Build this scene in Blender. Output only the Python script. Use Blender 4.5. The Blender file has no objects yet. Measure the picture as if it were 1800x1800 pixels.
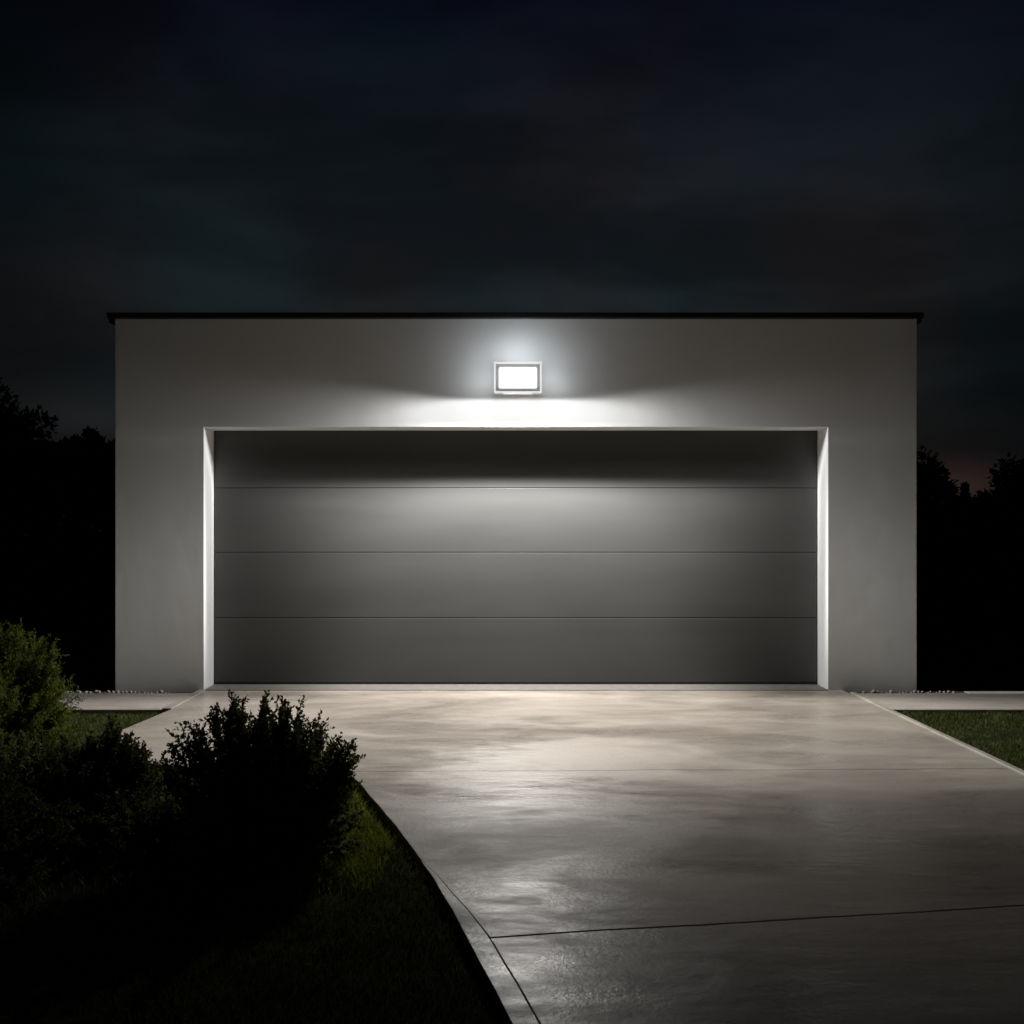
import bpy, bmesh, math, random
import numpy as np
from mathutils import Vector, noise

random.seed(7)
rng = np.random.default_rng(11)
SC = bpy.context.scene
COL = SC.collection

# ------------------------------------------------------------------ camera
cam_d = bpy.data.cameras.new("camera")
cam = bpy.data.objects.new("camera", cam_d)
COL.objects.link(cam)
CAM_Y, CAM_Z = -9.0, 1.37
cam.location = (0, CAM_Y, CAM_Z)
cam.rotation_euler = (math.radians(90), 0, 0)
cam_d.sensor_width = 36
cam_d.lens = 36 * 203 * 9 / 1800
cam_d.shift_x = 0.0039
cam_d.shift_y = 0.0194
cam_d.clip_end = 2000
SC.camera = cam

# ------------------------------------------------------------------ night sky
world = bpy.data.worlds.new("World")
SC.world = world
world.use_nodes = True
wt = world.node_tree
wt.nodes.clear()


def N(t, typ, **kw):
    n = t.nodes.new(typ)
    for k, v in kw.items():
        if k == "op":
            n.operation = v
        elif k.startswith("i") and k[1:].isdigit():
            n.inputs[int(k[1:])].default_value = v
        else:
            setattr(n, k, v)
    return n


def math_n(t, op, a, b=None, c=None, clamp=False):
    n = t.nodes.new("ShaderNodeMath")
    n.operation = op
    n.use_clamp = clamp
    for i, v in enumerate((a, b, c)):
        if v is None:
            continue
        if isinstance(v, (int, float)):
            n.inputs[i].default_value = v
        else:
            t.links.new(v, n.inputs[i])
    return n.outputs[0]


def maprange(t, v, a, b, c, d, smooth=True):
    n = t.nodes.new("ShaderNodeMapRange")
    n.interpolation_type = "SMOOTHSTEP" if smooth else "LINEAR"
    t.links.new(v, n.inputs[0])
    for i, x in zip((1, 2, 3, 4), (a, b, c, d)):
        n.inputs[i].default_value = x
    return n.outputs[0]


def ramp(t, v, stops):
    n = t.nodes.new("ShaderNodeValToRGB")
    e = n.color_ramp.elements
    while len(e) > 1:
        e.remove(e[-1])
    for i, (p, c) in enumerate(stops):
        el = e[0] if i == 0 else e.new(p)
        el.position = p
        el.color = (*c, 1)
    t.links.new(v, n.inputs[0])
    return n.outputs[0]


def mixc(t, f, a, b, blend="MIX"):
    n = t.nodes.new("ShaderNodeMix")
    n.data_type = "RGBA"
    n.blend_type = blend
    for v, i in ((f, 0), (a, 6), (b, 7)):
        if isinstance(v, (int, float)):
            n.inputs[i].default_value = v
        elif isinstance(v, tuple):
            n.inputs[i].default_value = (*v, 1)
        else:
            t.links.new(v, n.inputs[i])
    return n.outputs[2]


tc = N(wt, "ShaderNodeTexCoord")
sep = N(wt, "ShaderNodeSeparateXYZ")
wt.links.new(tc.outputs["Generated"], sep.inputs[0])
dx, dy, dz = sep.outputs
base = ramp(wt, dz, [(0.0, (.0058, .0056, .0056)), (.07, (.0040, .0046, .0050)), (.13, (.0052, .0072, .0084)),
                     (.22, (.0066, .0082, .0098)), (.30, (.0050, .0066, .0086)), (.38, (.0034, .0044, .0064)),
                     (.44, (.0020, .0026, .0056)), (.48, (.0010, .0014, .0044)), (1.0, (.0004, .0006, .0016))])
SKX = 9.9
mp = N(wt, "ShaderNodeMapping")
mp.inputs["Scale"].default_value = (1.0, 1.0, 3.4)
mp.inputs["Location"].default_value = (SKX, 0.4, 1.7)
wt.links.new(tc.outputs["Generated"], mp.inputs[0])
nz = N(wt, "ShaderNodeTexNoise")
nz.inputs["Scale"].default_value = 3.6
nz.inputs["Detail"].default_value = 5
nz.inputs["Roughness"].default_value = .48
nz.inputs["Distortion"].default_value = .3
wt.links.new(mp.outputs[0], nz.inputs[0])
cl = maprange(wt, nz.outputs[0], .33, .66, .66, 1.34)
ax = math_n(wt, "ABSOLUTE", math_n(wt, "ADD", dx, -.03))
side = maprange(wt, ax, .22, .52, 1.12, .35)
fac = math_n(wt, "MULTIPLY", cl, side)
comb = N(wt, "ShaderNodeCombineXYZ")
for i in range(3):
    wt.links.new(fac, comb.inputs[i])
sky1 = mixc(wt, 1.0, base, comb.outputs[0], "MULTIPLY")
nt = N(wt, "ShaderNodeTexNoise")
nt.inputs["Scale"].default_value = 4.5
nt.inputs["Detail"].default_value = 3
wt.links.new(tc.outputs["Generated"], nt.inputs[0])
sky1 = mixc(wt, 1.0, sky1, ramp(wt, nt.outputs[0], [(.38, (.80, 1.12, 1.04)), (.50, (1, 1, 1)), (.64, (1.28, 1.0, .92))]), "MULTIPLY")
# last red of dusk low on the right
gx = math_n(wt, "DIVIDE", math_n(wt, "ADD", dx, -.395), .05)
gz = math_n(wt, "DIVIDE", math_n(wt, "ADD", dz, -.040), .022)
gg = math_n(wt, "EXPONENT", math_n(wt, "MULTIPLY", math_n(wt, "ADD", math_n(wt, "MULTIPLY", gx, gx), math_n(wt, "MULTIPLY", gz, gz)), -1.0))
glow = mixc(wt, gg, (0, 0, 0), (.0150, .0080, .0068))
# pale cloud bank low on the left
hx = math_n(wt, "DIVIDE", math_n(wt, "ADD", dx, .37), .07)
hz = math_n(wt, "DIVIDE", math_n(wt, "ADD", dz, -.098), .024)
hh = math_n(wt, "EXPONENT", math_n(wt, "MULTIPLY", math_n(wt, "ADD", math_n(wt, "MULTIPLY", hx, hx), math_n(wt, "MULTIPLY", hz, hz)), -1.0))
bank = mixc(wt, hh, (0, 0, 0), (.0050, .0050, .0050))
sky2 = mixc(wt, 1.0, mixc(wt, 1.0, sky1, glow, "ADD"), bank, "ADD")
nish = N(wt, "ShaderNodeTexSky")
nish.sky_type = "NISHITA"
nish.sun_disc = False
nish.sun_elevation = math.radians(-9)
nish.sun_rotation = math.radians(25)
dusk = mixc(wt, 1.0, nish.outputs[0], (.004, .004, .004), "MULTIPLY")
sky3 = mixc(wt, 1.0, sky2, dusk, "ADD")
bg = N(wt, "ShaderNodeBackground")
wt.links.new(sky3, bg.inputs[0])
bg.inputs[1].default_value = 1.35
wo = N(wt, "ShaderNodeOutputWorld")
wt.links.new(bg.outputs[0], wo.inputs[0])

SC.view_settings.view_transform = "Standard"
SC.view_settings.look = "None"
SC.view_settings.exposure = 0
SC.view_settings.gamma = 1
SC.cycles.use_denoising = True
SC.cycles.max_bounces = 8
SC.cycles.diffuse_bounces = 4
SC.cycles.sample_clamp_indirect = 6


# ------------------------------------------------------------------ helpers
def link(o, parent=None):
    COL.objects.link(o)
    if parent is not None:
        o.parent = parent
    return o


def obj(name, bm, mat, parent=None, smooth=False, bevel=0, seg=2):
    """bmesh in WORLD coordinates relative to the parent's origin -> one mesh object"""
    me = bpy.data.meshes.new(name)
    bmesh.ops.recalc_face_normals(bm, faces=bm.faces)
    bm.to_mesh(me)
    bm.free()
    me.materials.append(mat)
    if smooth:
        for p in me.polygons:
            p.use_smooth = True
    o = link(bpy.data.objects.new(name, me), parent)
    if bevel:
        b = o.modifiers.new("bevel", "BEVEL")
        b.width = bevel
        b.segments = seg
        b.limit_method = "ANGLE"
        b.angle_limit = math.radians(40)
    return o


def empty(name, loc, label, cat, group=None):
    o = bpy.data.objects.new(name, None)
    o.location = loc
    o.empty_display_size = .2
    COL.objects.link(o)
    return tag(o, label, cat, group)


def tag(o, label, cat, group=None):
    o["label"] = label
    o["category"] = cat
    if group:
        o["group"] = group
    return o


def structure(o, kind="structure"):
    o["kind"] = kind
    return o


def box(bm, x0, x1, y0, y1, z0, z1):
    v = [bm.verts.new(p) for p in ((x0, y0, z0), (x1, y0, z0), (x1, y1, z0), (x0, y1, z0),
                                   (x0, y0, z1), (x1, y0, z1), (x1, y1, z1), (x0, y1, z1))]
    for f in ((0, 1, 2, 3), (4, 5, 6, 7), (0, 1, 5, 4), (1, 2, 6, 5), (2, 3, 7, 6), (3, 0, 4, 7)):
        bm.faces.new([v[i] for i in f])
    return bm


def prism_z(bm, pts, z0, z1):
    a = [bm.verts.new((x, y, z0)) for x, y in pts]
    b = [bm.verts.new((x, y, z1)) for x, y in pts]
    bm.faces.new(a)
    bm.faces.new(b)
    n = len(pts)
    for i in range(n):
        bm.faces.new((a[i], a[(i + 1) % n], b[(i + 1) % n], b[i]))
    return bm


def prism_y(bm, pts, y0, y1):
    a = [bm.verts.new((x, y0, z)) for x, z in pts]
    b = [bm.verts.new((x, y1, z)) for x, z in pts]
    bm.faces.new(a)
    bm.faces.new(b)
    n = len(pts)
    for i in range(n):
        bm.faces.new((a[i], a[(i + 1) % n], b[(i + 1) % n], b[i]))
    return bm


def fast_mesh(name, verts, faces_flat, n_per, mat, parent=None):
    """verts (n,3) array, faces as flat index array with n_per corners each"""
    me = bpy.data.meshes.new(name)
    nf = len(faces_flat) // n_per
    me.vertices.add(len(verts))
    me.vertices.foreach_set("co", np.asarray(verts, np.float32).ravel())
    me.loops.add(len(faces_flat))
    me.loops.foreach_set("vertex_index", np.asarray(faces_flat, np.int32))
    me.polygons.add(nf)
    me.polygons.foreach_set("loop_start", np.arange(0, nf * n_per, n_per, dtype=np.int32))
    me.update(calc_edges=True)
    me.validate()
    me.materials.append(mat)
    return link(bpy.data.objects.new(name, me), parent)


def tubes(bm, pts, r0, r1, sides=5):
    rings = []
    n = len(pts)
    for i, p in enumerate(pts):
        p = Vector(p)
        d = (Vector(pts[min(i + 1, n - 1)]) - Vector(pts[max(i - 1, 0)])).normalized()
        u = d.orthogonal().normalized()
        w = d.cross(u)
        r = r0 + (r1 - r0) * i / (n - 1)
        rings.append([bm.verts.new(p + (u * math.cos(a) + w * math.sin(a)) * r)
                      for a in (2 * math.pi * k / sides for k in range(sides))])
    for a, b in zip(rings, rings[1:]):
        for k in range(sides):
            bm.faces.new((a[k], a[(k + 1) % sides], b[(k + 1) % sides], b[k]))
    bm.faces.new(rings[-1])
    bm.faces.new(rings[0][::-1])


# ------------------------------------------------------------------ materials
def material(name):
    m = bpy.data.materials.new(name)
    m.use_nodes = True
    t = m.node_tree
    b = t.nodes["Principled BSDF"]
    return m, t, b


def tex_noise(t, scale, detail=4, rough=.5, vec=None, stretch=None, dist=0):
    n = t.nodes.new("ShaderNodeTexNoise")
    n.inputs["Scale"].default_value = scale
    n.inputs["Detail"].default_value = detail
    n.inputs["Roughness"].default_value = rough
    n.inputs["Distortion"].default_value = dist
    c = t.nodes.new("ShaderNodeTexCoord")
    v = c.outputs["Object"]
    if stretch:
        mpn = t.nodes.new("ShaderNodeMapping")
        mpn.inputs["Scale"].default_value = stretch
        t.links.new(v, mpn.inputs[0])
        v = mpn.outputs[0]
    t.links.new(v, n.inputs[0])
    return n.outputs[0]


def bump(t, b, h, strength, dist=.01, prev=None):
    n = t.nodes.new("ShaderNodeBump")
    n.inputs["Strength"].default_value = strength
    n.inputs["Distance"].default_value = dist
    t.links.new(h, n.inputs["Height"])
    if prev is not None:
        t.links.new(prev, n.inputs["Normal"])
    t.links.new(n.outputs[0], b.inputs["Normal"])
    return n.outputs[0]


def mat_render():
    m, t, b = material("white_render")
    f = tex_noise(t, 1.1, 5, .55)
    t.links.new(ramp(t, f, [(.3, (.82, .83, .835)), (.7, (.875, .885, .89))]), b.inputs["Base Color"])
    b.inputs["Roughness"].default_value = .85
    b.inputs["Specular IOR Level"].default_value = .25
    p = bump(t, b, tex_noise(t, 170, 3, .6), .22, .004)
    bump(t, b, tex_noise(t, 5, 3), .10, .02, p)
    return m


def mat_door():
    m, t, b = material("grey_door_paint")
    f = tex_noise(t, 1.5, 4, .5, stretch=(.35, 1, 2.2))
    t.links.new(ramp(t, f, [(.3, (.072, .072, .070)), (.7, (.083, .083, .080))]), b.inputs["Base Color"])
    t.links.new(maprange(t, tex_noise(t, 2.4, 4, .5, stretch=(.4, 1, 3)), .3, .7, .42, .55), b.inputs["Roughness"])
    b.inputs["Specular IOR Level"].default_value = .25
    p = bump(t, b, tex_noise(t, 260, 2, .5), .10, .002)
    bump(t, b, tex_noise(t, 1.6, 2, .5, stretch=(.5, 1, 1.6)), .12, .03, p)
    return m


def mat_concrete(name, a, c, wet=True):
    m, t, b = material(name)
    big = tex_noise(t, .62, 6, .6, stretch=(.75, 1.25, 1), dist=.5)
    mid = tex_noise(t, 2.6, 6, .62, stretch=(.6, 1.35, 1), dist=.8)
    fine = tex_noise(t, 46, 4, .65)
    col = ramp(t, mid, [(.30, a), (.68, c)])
    col = mixc(t, 1.0, col, ramp(t, big, [(.34, (.74, .725, .715)), (.62, (1.05, 1.04, 1.02))]), "MULTIPLY")
    col = mixc(t, 1.0, col, ramp(t, fine, [(.25, (.86, .86, .86)), (.75, (1.06, 1.06, 1.06))]), "MULTIPLY")
    t.links.new(col, b.inputs["Base Color"])
    if wet:
        r = math_n(t, "ADD", maprange(t, big, .42, .60, .30, .62), maprange(t, mid, .3, .7, -.08, .08))
        t.links.new(r, b.inputs["Roughness"])
        b.inputs["Specular IOR Level"].default_value = .5
        b.inputs["Specular Tint"].default_value = (1, .90, .79, 1)
    else:
        b.inputs["Roughness"].default_value = .75
    p = bump(t, b, fine, .32, .005)
    p = bump(t, b, tex_noise(t, 130, 3, .6), .18, .003, p)
    p = bump(t, b, tex_noise(t, 9, 4, .6, stretch=(.6, 1.3, 1)), .26, .012, p)
    bump(t, b, tex_noise(t, 2.2, 3, .5, stretch=(.5, 1.4, 1), dist=.6), .22, .05, p)
    return m


def mat_plain(name, col, rough=.6, var=.15, scale=8, bumpy=0.0, metal=0, spec=.5):
    m, t, b = material(name)
    f = tex_noise(t, scale, 4, .55)
    lo = tuple(x * (1 - var) for x in col)
    hi = tuple(x * (1 + var) for x in col)
    t.links.new(ramp(t, f, [(.3, lo), (.7, hi)]), b.inputs["Base Color"])
    b.inputs["Roughness"].default_value = rough
    b.inputs["Metallic"].default_value = metal
    b.inputs["Specular IOR Level"].default_value = spec
    if bumpy:
        bump(t, b, tex_noise(t, scale * 6, 3), bumpy, .006)
    return m


def mat_leaf(name, dark, light, trans=.35, scale=18):
    m, t, b = material(name)
    f = tex_noise(t, scale, 3, .6)
    col = ramp(t, f, [(.3, dark), (.7, light)])
    t.links.new(col, b.inputs["Base Color"])
    b.inputs["Roughness"].default_value = .5
    b.inputs["Specular IOR Level"].default_value = .15
    tr = t.nodes.new("ShaderNodeBsdfTranslucent")
    t.links.new(col, tr.inputs[0])
    mx = t.nodes.new("ShaderNodeMixShader")
    mx.inputs[0].default_value = trans
    t.links.new(b.outputs[0], mx.inputs[1])
    t.links.new(tr.outputs[0], mx.inputs[2])
    t.links.new(mx.outputs[0], t.nodes["Material Output"].inputs[0])
    return m


def mat_emit(name, col, s):
    m, t, b = material(name)
    b.inputs["Base Color"].default_value = (.8, .8, .8, 1)
    b.inputs["Emission Color"].default_value = (*col, 1)
    b.inputs["Emission Strength"].default_value = s
    return m


M_WALL = mat_render()
M_DOOR = mat_door()
M_CONC = mat_concrete("damp_concrete", (.385, .336, .286), (.49, .434, .374))
M_PATH = mat_concrete("path_concrete", (.40, .362, .318), (.52, .475, .42), wet=False)
M_KERB = mat_concrete("kerb_concrete", (.36, .34, .30), (.50, .47, .41), wet=True)
M_COPING = mat_plain("black_metal_coping", (.012, .012, .012), .5, .1, 20)
M_WHITE = mat_plain("white_lamp_paint", (.78, .78, .78), .4, .03, 12)
M_GROUND = mat_plain("lawn_soil", (.028, .032, .012), 1.0, .4, 3, .5, 0, .1)
M_SOIL = mat_plain("dark_soil", (.05, .042, .034), .95, .3, 30, .6)
M_STONE = mat_plain("pale_stone", (.29, .26, .215), .75, .25, 14, .3)
M_BARK = mat_plain("bark", (.055, .042, .030), .9, .3, 30, .5)
M_BUSH = mat_leaf("dark_shrub_leaf", (.055, .066, .020), (.155, .165, .052), .62)
M_BUSH2 = mat_leaf("green_shrub_leaf", (.045, .058, .016), (.110, .125, .036), .5)
M_THUJA = mat_leaf("yellow_green_leaf", (.058, .076, .012), (.140, .165, .024), .45, 9)
M_GRASS = mat_leaf("grass_blade", (.046, .060, .016), (.120, .135, .036), .40, 5)
M_LIT_GRASS = mat_leaf("lit_grass_blade", (.12, .145, .012), (.26, .29, .03), .5, 9)  # lamplight on the lawn put into a brighter blade colour
M_DRY = mat_leaf("dry_grass_blade", (.16, .13, .08), (.30, .25, .16), .3)
M_TREE = mat_leaf("tree_leaf", (.020, .030, .012), (.045, .060, .022), .25, 2)
M_PANEL = mat_emit("lit_diffuser", (.95, .985, 1.0), 2.3)
M_RIM = mat_emit("self_lit_rim", (1, 1, 1), .80)  # bright look of the white rim put in as emission
M_ADDED_HALO = mat_emit("added_halo_glow", (.86, .94, 1.0), 2.5)
M_ADDED_SIDE = mat_emit("added_side_glow", (.92, .965, 1.0), 23.0)
M_LENS = mat_emit("lit_downlight_lens", (1, .99, .96), .45)

# ------------------------------------------------------------------ ground
bm = bmesh.new()
S = 400
v = [bm.verts.new(p) for p in ((-S, -S, -.048), (S, -S, -.048), (S, S, -.048), (-S, S, -.048))]
bm.faces.new(v)
structure(obj("ground", bm, M_GROUND))

# outline of the bed that bites into the driveway on the left (x, y), from the garage towards the camera
LEFT_EDGE = [(-2.68, -.16), (-2.68, -.955), (-2.68, -1.9), (-2.56, -2.25), (-2.36, -2.6), (-2.05, -2.88), (-1.5, -3.0),
             (-1.08, -3.03), (-.90, -3.15), (-.71, -3.62), (-.47, -4.32), (-.385, -4.6), (-.235, -5.12),
             (-.145, -5.476), (.01, -6.107), (.28, -7.3), (.9, -10.5)]
RIGHT_X = 2.95


def catmull(pts, n=10):
    out = []
    for i in range(len(pts) - 1):
        p0 = np.array(pts[max(i - 1, 0)]); p1 = np.array(pts[i]); p2 = np.array(pts[i + 1]); p3 = np.array(pts[min(i + 2, len(pts) - 1)])
        L = np.linalg.norm(p2 - p1)
        for k in range(n):
            u = k / n
            # centripetal-ish: scale tangents by the segment length
            m1 = (p2 - p0) / max(np.linalg.norm(p2 - p0), 1e-6) * L
            m2 = (p3 - p1) / max(np.linalg.norm(p3 - p1), 1e-6) * L
            h = ((2*u**3 - 3*u**2 + 1) * p1 + (u**3 - 2*u**2 + u) * m1 + (-2*u**3 + 3*u**2) * p2 + (u**3 - u**2) * m2)
            out.append(tuple(h))
    out.append(tuple(pts[-1]))
    return out


edge = catmull(LEFT_EDGE[2:], 8)
edge = [(x + .005 * noise.noise(Vector((x * 4, y * 4, 1))), y + .005 * noise.noise(Vector((x * 4, y * 4, 7)))) for x, y in edge]
edge = [(-2.68, .0), (-2.68, -.955)] + edge
KERB_W = .075


def offset(pts, d):
    out = []
    for i, p in enumerate(pts):
        a = np.array(pts[max(i - 1, 0)]); b = np.array(pts[min(i + 1, len(pts) - 1)])
        tv = (b - a) / np.linalg.norm(b - a)
        out.append((p[0] - tv[1] * d, p[1] + tv[0] * d))
    return out


taper = [min(max((-4.60 - y) / .9, 0), 1) if y < -1.9 else 1 for x, y in edge]
inner = [tuple(np.array(e) + (np.array(p) - np.array(e)) * k) for e, p, k in zip(edge, offset(edge, KERB_W), taper)]      # the slab side of the kerb strip
slab_l = [tuple(np.array(e) + (np.array(p) - np.array(e)) * k) for e, p, k in zip(edge, offset(edge, KERB_W + .003), taper)]
KY = -4.66                        # nearer than this the slab has a separate kerb strip
slab_l = [(p if e[1] < KY or e[1] > -1.9 else e) for e, p in zip(edge, slab_l)]


def wob(p, q, n=40, a=.004, seed=0.0):
    """wavy joint line from p to q"""
    out = []
    for i in range(n + 1):
        u = i / n
        x = p[0] + (q[0] - p[0]) * u
        y = p[1] + (q[1] - p[1]) * u
        out.append((x, y + a * 2 * noise.noise(Vector((x * 1.7, seed, 0))) + a * .5 * noise.noise(Vector((x * 14, seed, 3)))))
    return out


def split_at(pts, y):
    """points of a polyline with Y above y (towards the garage), plus the crossing"""
    up, lo = [], []
    for i, p in enumerate(pts):
        if p[1] >= y:
            up.append(p)
        else:
            lo.append(p)
    a, b = up[-1], lo[0]
    u = (a[1] - y) / (a[1] - b[1])
    c = (a[0] + (b[0] - a[0]) * u, y)
    return up, c, lo


SR = RIGHT_X - .05
g1, g2 = .002, .004
up, c1, rest = split_at(slab_l, -3.06)
j1 = wob((c1[0], -3.06), (SR, -2.985), a=.012, seed=2.0)
up2, c2, rest2 = split_at(slab_l, -5.49)
mid_pts = [p for p in slab_l if -5.49 <= p[1] < -3.06]
j2 = wob((c2[0], -5.49), (SR, -5.03), a=.006, seed=5.0)
rest2 = [p for p in slab_l if p[1] < -5.49]
bm = bmesh.new()
prism_z(bm, [(p[0], p[1]) for p in up] + [(x, y + g1) for x, y in j1] + [(SR, -.0)], -.13, 0)
prism_z(bm, [(x, y - g1) for x, y in j1[::-1]] + mid_pts[0:] + [(x, y + g2) for x, y in j2], -.13, 0)
prism_z(bm, [(x, y - g2) for x, y in j2[::-1]] + rest2 + [(SR, rest2[-1][1])], -.13, 0)
drive = structure(obj("driveway", bm, M_CONC, bevel=.004, seg=2))

# kerb strips either side of the driveway
bm = bmesh.new()
near = [(e, i) for e, i in zip(edge, inner) if e[1] < KY]
prism_z(bm, [e for e, i in near] + [i for e, i in near][::-1], -.13, .003)
structure(obj("kerb_strip", bm, M_KERB, bevel=.007, seg=2))
bm = bmesh.new()
far = [(e, i) for e, i in zip(edge, inner) if e[1] > -1.9]
prism_z(bm, [e for e, i in far] + [i for e, i in far][::-1], -.13, .006)
structure(obj("kerb_strip", bm, M_KERB, bevel=.008, seg=2))
bm = bmesh.new()
re_out = [(RIGHT_X + .006 * noise.noise(Vector((3, y * 1.3, 0))), y) for y in np.linspace(-.16, -10.5, 60)]
re_in = [(SR + .005, y) for y in np.linspace(-10.5, -.16, 60)]
prism_z(bm, re_out + re_in, -.13, .010)
structure(obj("kerb_strip", bm, M_KERB, bevel=.008, seg=2))

# path along the foot of the garage, left and right of the driveway
bm = bmesh.new()
box(bm, -14, -2.685, -.955, -.15, -.13, -.004)
box(bm, RIGHT_X + .008, 14, -.955, -.15, -.13, -.004)
box(bm, 3.95, 14, -.149, .02, -.13, -.012)
structure(obj("path", bm, M_PATH, bevel=.008))
bm = bmesh.new()
box(bm, -14, -2.69, -.148, .3, -.12, -.016)
box(bm, RIGHT_X + .01, 3.948, -.148, .3, -.12, -.016)
structure(obj("soil_strip", bm, M_SOIL))

# ------------------------------------------------------------------ garage
X0, X1, ZT = -3.404, 3.542, 3.222
OX0, OX1, OZ = -2.631, 2.768, 2.276
DY = .29
garage = empty("garage_building", (0, 0, 0), "white rendered flat roofed garage lit by a wall lamp at night", "garage")
bm = bmesh.new()
prism_y(bm, [(X0, -.12), (OX0, -.12), (OX0, OZ), (OX1, OZ), (OX1, -.12), (X1, -.12), (X1, ZT), (X0, ZT)], 0, .36)
box(bm, X0, X0 + .3, .3605, 6.5, -.12, ZT)
box(bm, X1 - .3, X1, .3605, 6.5, -.12, ZT)
box(bm, X0 + .3005, X1 - .3005, 6.2, 6.5, -.12, ZT)
box(bm, X0 + .3005, X1 - .3005, .3605, 6.1995, 2.75, 2.95)
wall = obj("wall", bm, M_WALL, garage, bevel=.007, seg=3)
# parapet cap: a folded metal cap with a drip edge and a seam
bm = bmesh.new()
box(bm, X0 - .058, X1 + .042, -.045, .40, 3.212, 3.262)
box(bm, X0 - .058, X0 + .33, .4005, 6.54, 3.212, 3.262)
box(bm, X1 - .33, X1 + .042, .4005, 6.54, 3.212, 3.262)
box(bm, X0 + .3305, X1 - .3305, 6.16, 6.54, 3.212, 3.262)
box(bm, X0 - .052, X0 - .004, -.010, .2, 3.180, 3.2115)
box(bm, X1 + .004, X1 + .036, -.010, .2, 3.180, 3.2115)
obj("roof_coping", bm, M_COPING, garage, bevel=.008)
# door: four stacked panels in the recess
door = bpy.data.objects.new("garage_door", None)
link(door, garage)
door.location = (0, DY, 0)
zs = [.024, .602, 1.186, 1.762, 2.290]
for i in range(4):
    bm = bmesh.new()
    box(bm, OX0 + .006, OX1 - .006, 0, .04, zs[i] + (.002 if i else 0), zs[i + 1] - .002)
    obj("door_panel", bm, M_DOOR, door, bevel=.004, seg=2)
bm = bmesh.new()
box(bm, OX0 + .004, OX1 - .004, -.004, .04, .0085, .0225)
obj("rubber_seal", bm, mat_plain("black_rubber", (.015, .015, .015), .8), door)
bm = bmesh.new()
box(bm, OX0 + .002, OX1 - .002, -.030, .36, -.05, .008)
obj("threshold", bm, mat_plain("sill_concrete", (.20, .185, .165), .8, .15, 20, .2), garage, bevel=.004)
# added black sheet, unseen behind the panels, keeps the joints dark
bm = bmesh.new()
box(bm, OX0 - .2, OX1 + .2, .3615, .375, -.05, 2.5)
obj("dark_back_sheet", bm, M_COPING, garage)

# ------------------------------------------------------------------ wall lamp
LX, LZ0, LZ1, LW = .083, 2.545, 2.796, .196
YF, YB = -.26, -.13
lamp = empty("wall_lamp", (LX, 0, LZ0), "square white wall lamp glowing on the garage front above the door", "lamp")
H = LZ1 - LZ0


def ring(bm, w0, h0a, h0b, w1, h1a, h1b, y0, y1):
    """four-sided frame: outer loop (w0,h0) at y0 to inner loop (w1,h1) at y1"""
    a = [bm.verts.new(p) for p in ((-w0, y0, h0a), (w0, y0, h0a), (w0, y0, h0b), (-w0, y0, h0b))]
    b = [bm.verts.new(p) for p in ((-w1, y1, h1a), (w1, y1, h1a), (w1, y1, h1b), (-w1, y1, h1b))]
    for i in range(4):
        bm.faces.new((a[i], a[(i + 1) % 4], b[(i + 1) % 4], b[i]))
    return a, b


bm = bmesh.new()
# shell: sides, a back, and a sloping recess around the diffuser
loops = [(LW, 0, H, YB), (LW, 0, H, YF + .012), (LW - .009, .009, H - .009, YF + .012), (LW - .014, .016, H - .014, YF + .02),
         (.157, .040, H - .040, YF + .036)]
rings = [[bm.verts.new(p) for p in ((-w, y, a), (w, y, a), (w, y, b), (-w, y, b))] for w, a, b, y in loops]
for r0, r1 in zip(rings, rings[1:]):
    for i in range(4):
        bm.faces.new((r0[i], r0[(i + 1) % 4], r1[(i + 1) % 4], r1[i]))
bm.faces.new(rings[0])
bm.faces.new(rings[-1])
obj("housing", bm, M_WHITE, lamp)
bm = bmesh.new()
lo = [(LW + .005, -.001, H + .005, YF + .0115), (LW + .005, -.001, H + .005, YF), (LW - .008, .008, H - .008, YF), (LW - .008, .008, H - .008, YF + .0115)]
rings = [[bm.verts.new(p) for p in ((-w, y, a), (w, y, a), (w, y, b), (-w, y, b))] for w, a, b, y in lo]
for r0, r1 in zip(rings, rings[1:] + rings[:1]):
    for i in range(4):
        bm.faces.new((r0[i], r0[(i + 1) % 4], r1[(i + 1) % 4], r1[i]))
obj("rim", bm, M_RIM, lamp)
bm = bmesh.new()
box(bm, -.155, .155, YF + .026, YF + .0345, .042, H - .042)
obj("diffuser", bm, M_PANEL, lamp, bevel=.004)
bm = bmesh.new()
box(bm, -.150, .150, YF + .014, YF + .024, .024, .032)
obj("lower_trim", bm, M_WHITE, lamp, bevel=.003)
bm = bmesh.new()
box(bm, -.10, .10, YB + .0005, 0, .06, H - .06)
obj("mounting_plate", bm, M_WHITE, lamp, bevel=.004)
# added halo strip, unseen behind the housing: stands for glow round the lamp
bm = bmesh.new()
a = LW - .012
for (x0, x1, z0, z1) in ((-a, a, H - .035, H - .012), (-a, -a + .023, .06, H - .036), (a - .023, a, .06, H - .036)):
    box(bm, x0, x1, YB + .0008, YB + .006, z0, z1)
obj("added_halo_strip", bm, M_ADDED_HALO, lamp)
# added bands on top and sides, unseen from the front, to brighten the wall
for (x0, x1, z0, z1) in ((-LW + .02, LW - .02, H + .0005, H + .004), (-LW - .004, -LW - .0005, .05, H - .02), (LW + .0005, LW + .004, .05, H - .02)):
    bm = bmesh.new()
    box(bm, x0, x1, -.243, -.195, z0, z1)
    obj("added_side_band", bm, M_ADDED_SIDE, lamp)
bm = bmesh.new()
box(bm, -.12, .12, -.24, -.145, -.003, -.0005)
obj("downlight_lens", bm, M_LENS, lamp)


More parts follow.
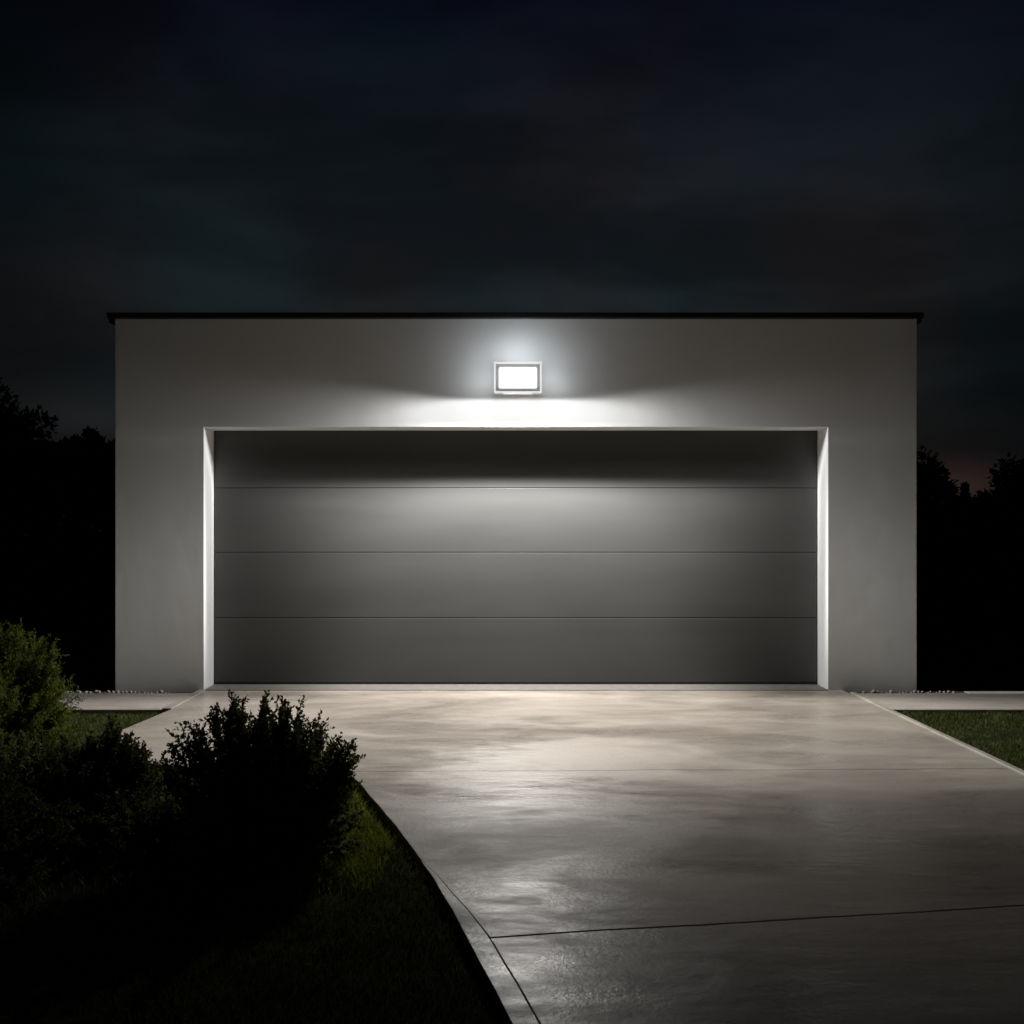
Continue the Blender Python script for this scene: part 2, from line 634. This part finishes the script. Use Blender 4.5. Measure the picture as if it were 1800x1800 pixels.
def down_light(x, y, z, power):
    """one LED of the down light; output hand-shaped by direction to spare the wall just below and cut off towards the drive"""
    d = bpy.data.lights.new("led_light", "POINT")
    d.energy = power
    d.shadow_soft_size = .022
    d.color = (1.0, .99, .972)
    d.use_nodes = True
    t = d.node_tree
    em = t.nodes["Emission"]
    tcn = t.nodes.new("ShaderNodeTexCoord")
    sp = t.nodes.new("ShaderNodeSeparateXYZ")
    t.links.new(tcn.outputs["Normal"], sp.inputs[0])
    sgn = LIGHT_SIGN
    to_wall = math_n(t, "MULTIPLY", sp.outputs[1], sgn)
    down = math_n(t, "MULTIPLY", sp.outputs[2], -sgn)
    u = math_n(t, "MAXIMUM", to_wall, .001)
    # wall strip between lamp and lintel: soften the hot spot
    v = math_n(t, "DIVIDE", down, u)
    lim = math_n(t, "MULTIPLY", math_n(t, "MINIMUM", math_n(t, "POWER", math_n(t, "DIVIDE", .19, u), 2.9), 1.0), .33)
    dr = math_n(t, "MULTIPLY", math_n(t, "MINIMUM", math_n(t, "POWER", math_n(t, "DIVIDE", .27, u), .5), 1.0), 1.95)
    sel = maprange(t, v, 1.35, 1.75, 0, 1)
    f1 = math_n(t, "ADD", lim, math_n(t, "MULTIPLY", sel, math_n(t, "SUBTRACT", dr, lim)))
    # forward cut-off over the driveway
    fw = math_n(t, "MAXIMUM", math_n(t, "MULTIPLY", to_wall, -1.0), .001)
    q = math_n(t, "DIVIDE", math_n(t, "MAXIMUM", down, 0.0), fw)
    q = math_n(t, "ADD", q, math_n(t, "MULTIPLY", math_n(t, "GREATER_THAN", to_wall, .0), 9.0))
    f2 = math_n(t, "MULTIPLY", maprange(t, q, .36, 1.10, .08, 1.0), maprange(t, fw, .0, .18, 1.0, FORWARD_GAIN))
    soft = math_n(t, "ADD", .03, maprange(t, u, .07, .34, .14, 0))
    f3 = maprange(t, math_n(t, "DIVIDE", down, soft), -1.0, 1.25, 0, 1)
    fsel = maprange(t, fw, .0, .16, 0, 1)
    f5 = maprange(t, down, .60, .97, 1.12, .64)
    adx = math_n(t, "ABSOLUTE", sp.outputs[0])
    lat = math_n(t, "MULTIPLY", math_n(t, "MULTIPLY", maprange(t, adx, .45, .70, 0, 1), maprange(t, u, .13, .25, .79, 0)), sel)
    f6 = math_n(t, "SUBTRACT", 1.0, math_n(t, "MULTIPLY", lat, math_n(t, "SUBTRACT", 1.0, fsel)))
    f7 = math_n(t, "ADD", 1.0, math_n(t, "MULTIPLY", math_n(t, "MULTIPLY", maprange(t, to_wall, .059, .084, 3.0, 0), maprange(t, down, .14, .50, 0, 1)),
                                      math_n(t, "MULTIPLY", maprange(t, to_wall, .0, .02, 0, 1), maprange(t, adx, .70, .90, 0, 1))))  # extra gain put in to lift the piers beside the opening
    f3 = math_n(t, "MULTIPLY", math_n(t, "MULTIPLY", f3, f7), math_n(t, "MULTIPLY", f5, f6))
    tot = math_n(t, "MULTIPLY", math_n(t, "MULTIPLY", f1, f2), f3)
    t.links.new(tot, em.inputs["Strength"])
    o = bpy.data.objects.new("led_light", d)
    o.location = (x, y, z)
    link(o, lamp)
    return o


LIGHT_SIGN = 1.0
FORWARD_GAIN = .75
P = 500 / 3
for ox, yy in ((-.05, -.16), (.05, -.195), (0, -.23)):
    down_light(ox, yy, -.028, P)

# ------------------------------------------------------------------ pale stones along the wall foot
stone_meshes = []
for k in range(6):
    bm = bmesh.new()
    bmesh.ops.create_icosphere(bm, subdivisions=2, radius=1)
    for vv in bm.verts:
        n = vv.co.normalized()
        vv.co = n * (1 + .30 * noise.noise(n * 1.4 + Vector((k * 5, 0, 0))) + .14 * noise.noise(n * 3.5 + Vector((0, k * 3, 0))))
    me = bpy.data.meshes.new("stone")
    bm.to_mesh(me)
    bm.free()
    me.materials.append(M_STONE)
    for p in me.polygons:
        p.use_smooth = True
    stone_meshes.append(me)


def stone_row(x0, x1, n, label, group):
    for i in range(n):
        o = bpy.data.objects.new("stone", random.choice(stone_meshes))
        s = random.choice((random.uniform(.008, .013), random.uniform(.012, .019)))
        o.scale = (s * random.uniform(.8, 1.25), s * random.uniform(.8, 1.1), s * random.uniform(.8, 1.35))
        o.rotation_euler = (random.uniform(-.4, .4), random.uniform(-.4, .4), random.uniform(0, 6))
        o.location = (x0 + (x1 - x0) * (i + .5) / n + random.uniform(-.006, .006), -.085 + random.uniform(-.04, .03), -.016 + s * .70)
        link(o)
        tag(o, label, "stone", group)


stone_row(-3.90, -2.88, 27, "small pale stone in the row at the foot of the left wall pier", "pale stones at the left wall pier")
stone_row(3.02, 3.86, 24, "small pale stone in the row at the foot of the right wall pier", "pale stones at the right wall pier")


# ------------------------------------------------------------------ foliage
def leaf_mesh(name, P, D, L, W, mat, parent=None, fold=.25):
    """diamond leaves: base points P, directions D (unit), lengths L, widths W"""
    n = len(P)
    R = rng.normal(size=(n, 3))
    S_ = np.cross(D, R)
    S_ /= np.linalg.norm(S_, axis=1, keepdims=True) + 1e-9
    Nn = np.cross(S_, D)
    L = L[:, None]; W = W[:, None]
    mid = P + D * L * .5 + Nn * L * .10
    V = np.stack([P, mid + S_ * W * .5, P + D * L, mid - S_ * W * .5], 1).reshape(-1, 3)
    F = np.arange(n * 4)
    return fast_mesh(name, V, F, 4, mat, parent)


def unit(v):
    return v / (np.linalg.norm(v, axis=-1, keepdims=True) + 1e-9)


def shrub(name, loc, tips, r, h, n_fill, mat, label, cat="shrub", leaf=(.017, .007), step=.0055, group=None, spread=.9, twig=.055, bare=.25, up=.6, lean=(0, 0)):
    """stems from the base to tips; leaves and side twigs along the upper part of each stem.
    tips: extra tips (x, y, z) relative to loc that make the outline; n_fill random tips in the dome"""
    root = empty(name, loc, label, cat, group)
    T = [np.array(t, float) for t in tips]
    for t in list(T):
        for _ in range(3):
            T.append(t * np.array((1, 1, rng.uniform(.82, .97))) + rng.normal(0, .016, 3))
    for _ in range(n_fill):
        a = rng.uniform(0, 2 * math.pi)
        el = math.asin(rng.uniform(-.12, 1) ** 1.0)
        k = rng.uniform(.35, 1.0) ** .5 * (1 + .30 * noise.noise(Vector((math.cos(a) * 2, math.sin(a) * 2, el * 2 + loc[0] * 7))))
        T.append(np.array((math.cos(a) * math.cos(el) * r * k + lean[0] * max(math.sin(el), 0), math.sin(a) * math.cos(el) * r * k + lean[1], max(math.sin(el) * h * k, .03) + .02)))
    bm = bmesh.new()
    LP, LD = [], []
    for t in T:
        b = np.array((rng.normal(0, r * .12), rng.normal(0, r * .12), 0))
        # stems sweep out and then turn up
        c1 = b + (t - b) * np.array((.55, .55, .30)) + rng.normal(0, .02, 3)
        pts = []
        for u in np.linspace(0, 1, 9):
            pts.append((1 - u)**2 * b + 2 * u * (1 - u) * c1 + u * u * t)
        tubes(bm, pts, .0035, .0010, 4)
        pts = np.array(pts)
        seg = np.linalg.norm(np.diff(pts, axis=0), axis=1)
        tot = seg.sum()
        cum = np.concatenate([[0], np.cumsum(seg)])
        for s in np.arange(tot * bare, tot, step * 1.5):
            p = np.array([np.interp(s, cum, pts[:, i]) for i in range(3)])
            i = min(np.searchsorted(cum, s), 8)
            d = unit(pts[min(i, 8)] - pts[max(i - 1, 0)])
            LP.append(p); LD.append(unit(d * .7 + rng.normal(0, .55, 3)))
            LP.append(p); LD.append(unit(d * .7 + rng.normal(0, .55, 3)))
        # side twigs
        for s in np.arange(tot * max(bare, .35), tot * .992, .017):
            p = np.array([np.interp(s, cum, pts[:, i]) for i in range(3)])
            i = min(np.searchsorted(cum, s), 8)
            d = unit(pts[min(i, 8)] - pts[max(i - 1, 0)])
            td = unit(d * .8 + rng.normal(0, .6, 3) + np.array((0, 0, up * .4)))
            ln = twig * rng.uniform(.4, 1.1) * (1.15 - .52 * s / tot)
            for q in np.arange(0, ln, step):
                LP.append(p + td * q); LD.append(unit(td * .8 + rng.normal(0, .5, 3)))
    obj("stem", bm, M_BARK, root)
    LP = np.array(LP); LD = np.array(LD)
    n = len(LP)
    leaf_mesh("foliage", LP, LD, rng.uniform(.7, 1.25, n) * leaf[0], rng.uniform(.7, 1.2, n) * leaf[1], mat, root)
    return root


def rel(px, py, y, loc):
    """tip in the plane at depth y, seen at (px,py) of the photo, relative to loc"""
    z = y - CAM_Y
    s = 203 * 9 / z
    return ((px - 893) / s - loc[0], y - loc[1], CAM_Z - (py - 935) / s - loc[2])


GZ = -.048
# main dark shrub in front of the driveway
loc = (-1.06, -4.45, GZ)
tp = [(330, 1272, -4.5), (378, 1243, -4.4), (408, 1226, -4.45), (413, 1232, -4.40), (425, 1228, -4.35), (463, 1230, -4.45), (458, 1240, -4.5),
      (500, 1234, -4.4), (496, 1242, -4.45), (508, 1250, -4.5), (530, 1231, -4.3), (560, 1264, -4.4), (566, 1280, -4.3), (598, 1296, -4.5), (622, 1300, -4.4),
      (612, 1322, -4.45), (305, 1293, -4.55), (287, 1332, -4.5), (352, 1285, -4.6), (440, 1262, -4.6), (480, 1258, -4.3), (392, 1255, -4.3),
      (545, 1275, -4.6), (612, 1360, -4.5), (608, 1400, -4.4), (300, 1360, -4.3), (585, 1300, -4.2), (342, 1290, -4.35), (415, 1250, -4.5), (520, 1268, -4.5)]
tips = [rel(a, b, y, loc) for a, b, y in tp]
shrub("dark_shrub", loc, tips, .44, .64, 250, M_BUSH, "dark bushy shrub with upright sprigs standing at the near driveway edge", leaf=(.020, .0120), bare=.36, twig=.085)
# low shrub left of it
loc = (-1.98, -4.05, GZ)
tp = [(255, 1311, -4.0), (258, 1318, -4.0), (232, 1292, -4.1), (228, 1300, -4.0), (205, 1285, -4.05), (190, 1286, -4.1), (172, 1300, -4.0), (245, 1330, -4.1), (150, 1310, -4.0), (268, 1352, -4.0), (215, 1300, -4.1), (222, 1296, -3.95), (182, 1292, -3.9), (262, 1325, -4.05), (240, 1312, -4.0), (160, 1296, -4.1)]
tips = [rel(a, b, y, loc) for a, b, y in tp]
shrub("low_shrub", loc, tips, .38, .47, 380, M_BUSH2, "low dark shrub in the gap between the tall dark shrub and the left bushes", leaf=(.020, .011), bare=.12)
# spreading shrub at the left picture edge
loc = (-2.35, -4.6, GZ)
shrub("spreading_shrub", loc, [], .60, .44, 520, M_BUSH2, "wide spreading shrub in deep shade below the yellow green bush", leaf=(.024, .010), twig=.07, bare=.12)
loc = (-1.60, -4.30, GZ)
shrub("ground_cover_shrub", loc, [], .36, .25, 260, M_BUSH2, "lowest shrub filling the dip between the tall dark shrub and the low one", leaf=(.020, .010), bare=.12)
# big yellow-green bush further back
loc = (-3.38, -2.25, GZ)
tp = [(0, 1098, -2.2), (35, 1101, -2.2), (31, 1108, -2.3), (75, 1128, -2.2), (60, 1135, -2.1), (95, 1132, -2.2), (100, 1175, -2.2), (108, 1200, -2.3), (105, 1225, -2.1), (15, 1130, -2.2), (118, 1246, -2.2)]
tips = [rel(a, b, y, loc) for a, b, y in tp]
shrub("feathery_bush", loc, tips, .56, .74, 400, M_THUJA, "tall feathery yellow green bush at the end of the left path", leaf=(.027, .0056), twig=.12, step=.006, bare=.12)
# low creeping shrub between the two
loc = (-2.75, -3.1, GZ)
shrub("creeping_shrub", loc, [], .42, .24, 220, M_BUSH2, "creeping low shrub on the left lawn in front of the yellow green bush", leaf=(.022, .010), twig=.06)


def tuft(name, loc, n, h, mat, label, cat="grass tuft", w=.006, droop=.5):
    root = empty(name, loc, label, cat)
    V, F = [], []
    for i in range(n):
        a = rng.uniform(0, 2 * math.pi)
        d = np.array((math.cos(a), math.sin(a), 0))
        s = np.array((-d[1], d[0], 0))
        b = rng.normal(0, .02, 3) * np.array((1, 1, 0))
        hh = h * rng.uniform(.6, 1.1)
        out = rng.uniform(.15, droop)
        k = len(V)
        for j, u in enumerate((0, .35, .7, 1.0)):
            p = b + d * out * hh * u * u + np.array((0, 0, hh * (u - .35 * out * u * u)))
            ww = w * (1 - u) ** .7 * .5 + .0004
            V += [p - s * ww, p + s * ww]
        for j in range(3):
            F += [k + 2 * j, k + 2 * j + 1, k + 2 * j + 3, k + 2 * j + 2]
    fast_mesh("blade", np.array(V), np.array(F), 4, mat, root)["kind"] = "stuff"
    return root


tuft("grass_tuft", (-2.33, -3.2, GZ), 60, .30, M_DRY, "pale dry grass tuft behind the low dark shrub")


def broadleaf(name, loc, n, L, label):
    root = empty(name, loc, label, "plant")
    bm = bmesh.new()
    for i in range(n):
        a = 2 * math.pi * i / n + random.uniform(-.3, .3)
        el = random.uniform(.35, 1.1)
        ln = L * random.uniform(.7, 1.1)
        d = Vector((math.cos(a), math.sin(a), 0))
        s = Vector((-d.y, d.x, 0))
        row = []
        for j in range(7):
            u = j / 6
            p = d * (ln * u * math.cos(el) + .3 * ln * u * u) + Vector((0, 0, ln * (u * math.sin(el) - .35 * u * u)))
            w = ln * .26 * math.sin(math.pi * min(u * .92 + .06, 1)) ** .8
            row.append((bm.verts.new(p - s * w + Vector((0, 0, w * .25))), bm.verts.new(p), bm.verts.new(p + s * w + Vector((0, 0, w * .25)))))
        for r0, r1 in zip(row, row[1:]):
            bm.faces.new((r0[0], r0[1], r1[1], r1[0]))
            bm.faces.new((r0[1], r0[2], r1[2], r1[1]))
    obj("foliage", bm, M_BUSH2, root, smooth=True)
    return root


broadleaf("broadleaf_plant", (-1.36, -6.12, GZ), 15, .17, "broad leaved low plant in the dark lower left corner of the bed")

# grass
ey = np.array([p[1] for p in edge]); ex = np.array([p[0] for p in edge])
o_ = np.argsort(ey)


def grass(name, x0, x1, y0, y1, dens, keep, hmin, hmax, wid=.0045, mat=None):
    n = int((x1 - x0) * (y1 - y0) * dens)
    X = rng.uniform(x0, x1, n); Y = rng.uniform(y0, y1, n)
    m = keep(X, Y)
    X, Y = X[m], Y[m]
    n = len(X)
    Z = np.full(n, -.050)
    pat = np.array([.75 + .5 * noise.noise(Vector((x * 1.3, y * 1.3, 4))) for x, y in zip(X, Y)])
    hgt = rng.uniform(hmin, hmax, n) * pat
    a = rng.uniform(0, 2 * math.pi, n)
    s = np.stack([np.cos(a), np.sin(a), np.zeros(n)], 1) * (wid * rng.uniform(.6, 1.2, n))[:, None] * .5
    ln = rng.normal(0, .45, (n, 2)) * hgt[:, None]
    b = np.stack([X, Y, Z], 1)
    mid = b + np.stack([ln[:, 0] * .35, ln[:, 1] * .35, hgt * .6], 1)
    tip = b + np.stack([ln[:, 0], ln[:, 1], hgt], 1)
    V = np.stack([b - s, b + s, mid + s * .8, mid - s * .8, tip], 1).reshape(-1, 3)
    k = np.arange(n)[:, None] * 5
    F = np.concatenate([k + 0, k + 1, k + 2, k + 0, k + 2, k + 3, k + 3, k + 2, k + 4], 1).ravel()
    return structure(fast_mesh(name, V, F, 3, mat or M_GRASS), "stuff")


def keep_left(X, Y):
    lim = np.interp(Y, ey[o_], ex[o_])
    return X < lim - .004


grass("grass", -5.2, .6, -7.2, -.97, 6500, keep_left, .026, .058)
grass("grass", 3.0, 6.6, -6.0, -.97, 6500, lambda X, Y: X > RIGHT_X + .015, .026, .058)


def keep_lit_grass(X, Y):
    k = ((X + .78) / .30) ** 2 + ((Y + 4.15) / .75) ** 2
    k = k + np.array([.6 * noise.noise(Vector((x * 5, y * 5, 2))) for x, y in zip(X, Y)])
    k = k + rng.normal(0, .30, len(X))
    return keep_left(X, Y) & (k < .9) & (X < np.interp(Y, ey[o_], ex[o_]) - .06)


grass("lit_grass", -1.3, -.3, -5.0, -3.2, 16000, keep_lit_grass, .040, .072, .006, M_LIT_GRASS)  # lawn patch by the shrub, its lit look painted into the blades


rng = np.random.default_rng(29)
random.seed(3)

# ------------------------------------------------------------------ trees and hedges behind, dark against the sky
def blob_leaves(centers, radii, n_each, size):
    Ps, Ds = [], []
    for c, r in zip(centers, radii):
        d = unit(rng.normal(size=(n_each, 3)))
        k = rng.uniform(.45, 1.08, n_each)[:, None]
        Ps.append(np.array(c) + d * k * np.array(r))
        Ds.append(unit(d * .6 + rng.normal(0, .6, (n_each, 3))))
    P_ = np.concatenate(Ps); D_ = np.concatenate(Ds)
    n = len(P_)
    return P_, D_, rng.uniform(.6, 1.3, n) * size, rng.uniform(.35, .65, n) * size


def tree(name, base, crown, R, label, n_clump=46, leaf=.10, n_leaf=330, group="trees behind the garage", shape="round"):
    """base (x,y), crown centre height, R = (rx, ry, rz)"""
    root = empty(name, (base[0], base[1], GZ), label, "tree", group)
    bm = bmesh.new()
    rx, ry, rz = R
    cz = crown
    tubes(bm, [(0, 0, -.1), (.03, .02, cz * .4), (-.04, .03, cz), (.02, 0, cz + rz * .5)], .10 + .03 * rz, .02, 8)
    cs, rs = [], []
    for i in range(n_clump):
        d = unit(rng.normal(size=3))
        k = rng.uniform(.25, .95)
        c = np.array((d[0] * rx * k, d[1] * ry * k, cz + d[2] * rz * k))
        if shape == "cone":
            u = rng.uniform(0, 1) ** .8
            a = rng.uniform(0, 6.28)
            rr = rx * (1 - u) * rng.uniform(.3, 1)
            c = np.array((math.cos(a) * rr, math.sin(a) * rr, .3 + (cz + rz - .3) * u))
        cs.append(c)
        f = rng.uniform(.14, .30) if shape == "round" else rng.uniform(.12, .2) * (1.05 - .85 * min(1, c[2] / (cz + rz)))
        rs.append((rx * f * 1.2, ry * f * 1.2, max(rx, rz * .6) * f))
        if i % 2 == 0:
            q = np.array((0, 0, min(cz * .5, c[2])))
            tubes(bm, [tuple(q), tuple((q + c) / 2 + rng.normal(0, .05, 3)), tuple(c)], .028, .006, 5)
    obj("trunk", bm, M_BARK, root)
    # stray sprigs beyond the clumps
    P_, D_, L_, W_ = blob_leaves(cs, rs, n_leaf, leaf)
    leaf_mesh("crown", P_, D_, L_, W_, M_TREE, root)
    return root


def at(px, y):
    return (px - 893) / (203 * 9 / (y + 9))


def zt(py, y):
    return CAM_Z - (py - 935) / (203 * 9 / (y + 9)) - GZ


tree("broad_tree", (at(-18, 8), 8), zt(805, 8), (1.28, 1.1, 1.30), "tall broad tree rising darkest at the left edge against the sky", 60)
tree("young_tree", (at(150, 9), 9), zt(800, 9), (.36, .36, .52), "slim young tree showing its small crown over the left hedge", 22, .07)
tree("leaning_tree", (at(1575, 5.5), 5.5), zt(890, 5.5), (.80, .8, .88), "dark bushy tree close behind the right garage corner", 50, .09)
tree("pointed_conifer", (at(1696, 7), 7), zt(930, 7), (.42, .42, .66), "small pointed conifer in the dip between two trees on the right", 60, .06, 160, shape="cone")
tree("spreading_tree", (at(1815, 7.5), 7.5), zt(900, 7.5), (.95, .9, .98), "spreading tree at the right edge with its crown against the dusk glow", 56)


def hedge(name, x0, x1, y0, y1, h, label, dens=3200):
    root = empty(name, ((x0 + x1) / 2, (y0 + y1) / 2, GZ), label, "hedge")
    w, d = (x1 - x0) / 2, (y1 - y0) / 2
    n = int((x1 - x0) * dens)
    X = rng.uniform(-w, w, n)
    hh = np.array([h * (1 + .05 * noise.noise(Vector((x * .9 + x0, 2, 0))) + .03 * noise.noise(Vector((x * 4 + x0, 2, 0)))) for x in X])
    Zp = hh * (1 - rng.uniform(0, 1, n) ** 1.3)
    Yp = rng.uniform(-d, d, n)
    D_ = unit(rng.normal(size=(n, 3)) + np.array((0, 0, .4)))
    leaf_mesh("foliage", np.stack([X, Yp, Zp], 1), D_, rng.uniform(.10, .20, n), rng.uniform(.07, .13, n), M_TREE, root)
    bm = bmesh.new()
    for x in np.arange(-w + .3, w, .7):
        tubes(bm, [(x, 0, -.05), (x + random.uniform(-.1, .1), 0, h * .4), (x + random.uniform(-.2, .2), random.uniform(-.1, .1), h * .8)], .03, .008, 5)
    obj("stem", bm, M_BARK, root)
    return root


hedge("hedge", -15, -3.2, 5.6, 6.8, zt(790, 6.2), "long dark hedge behind the garage on the left side")
hedge("hedge", 3.3, 16, 6.0, 7.2, zt(885, 6.6), "lower dark hedge behind the garage on the right side")
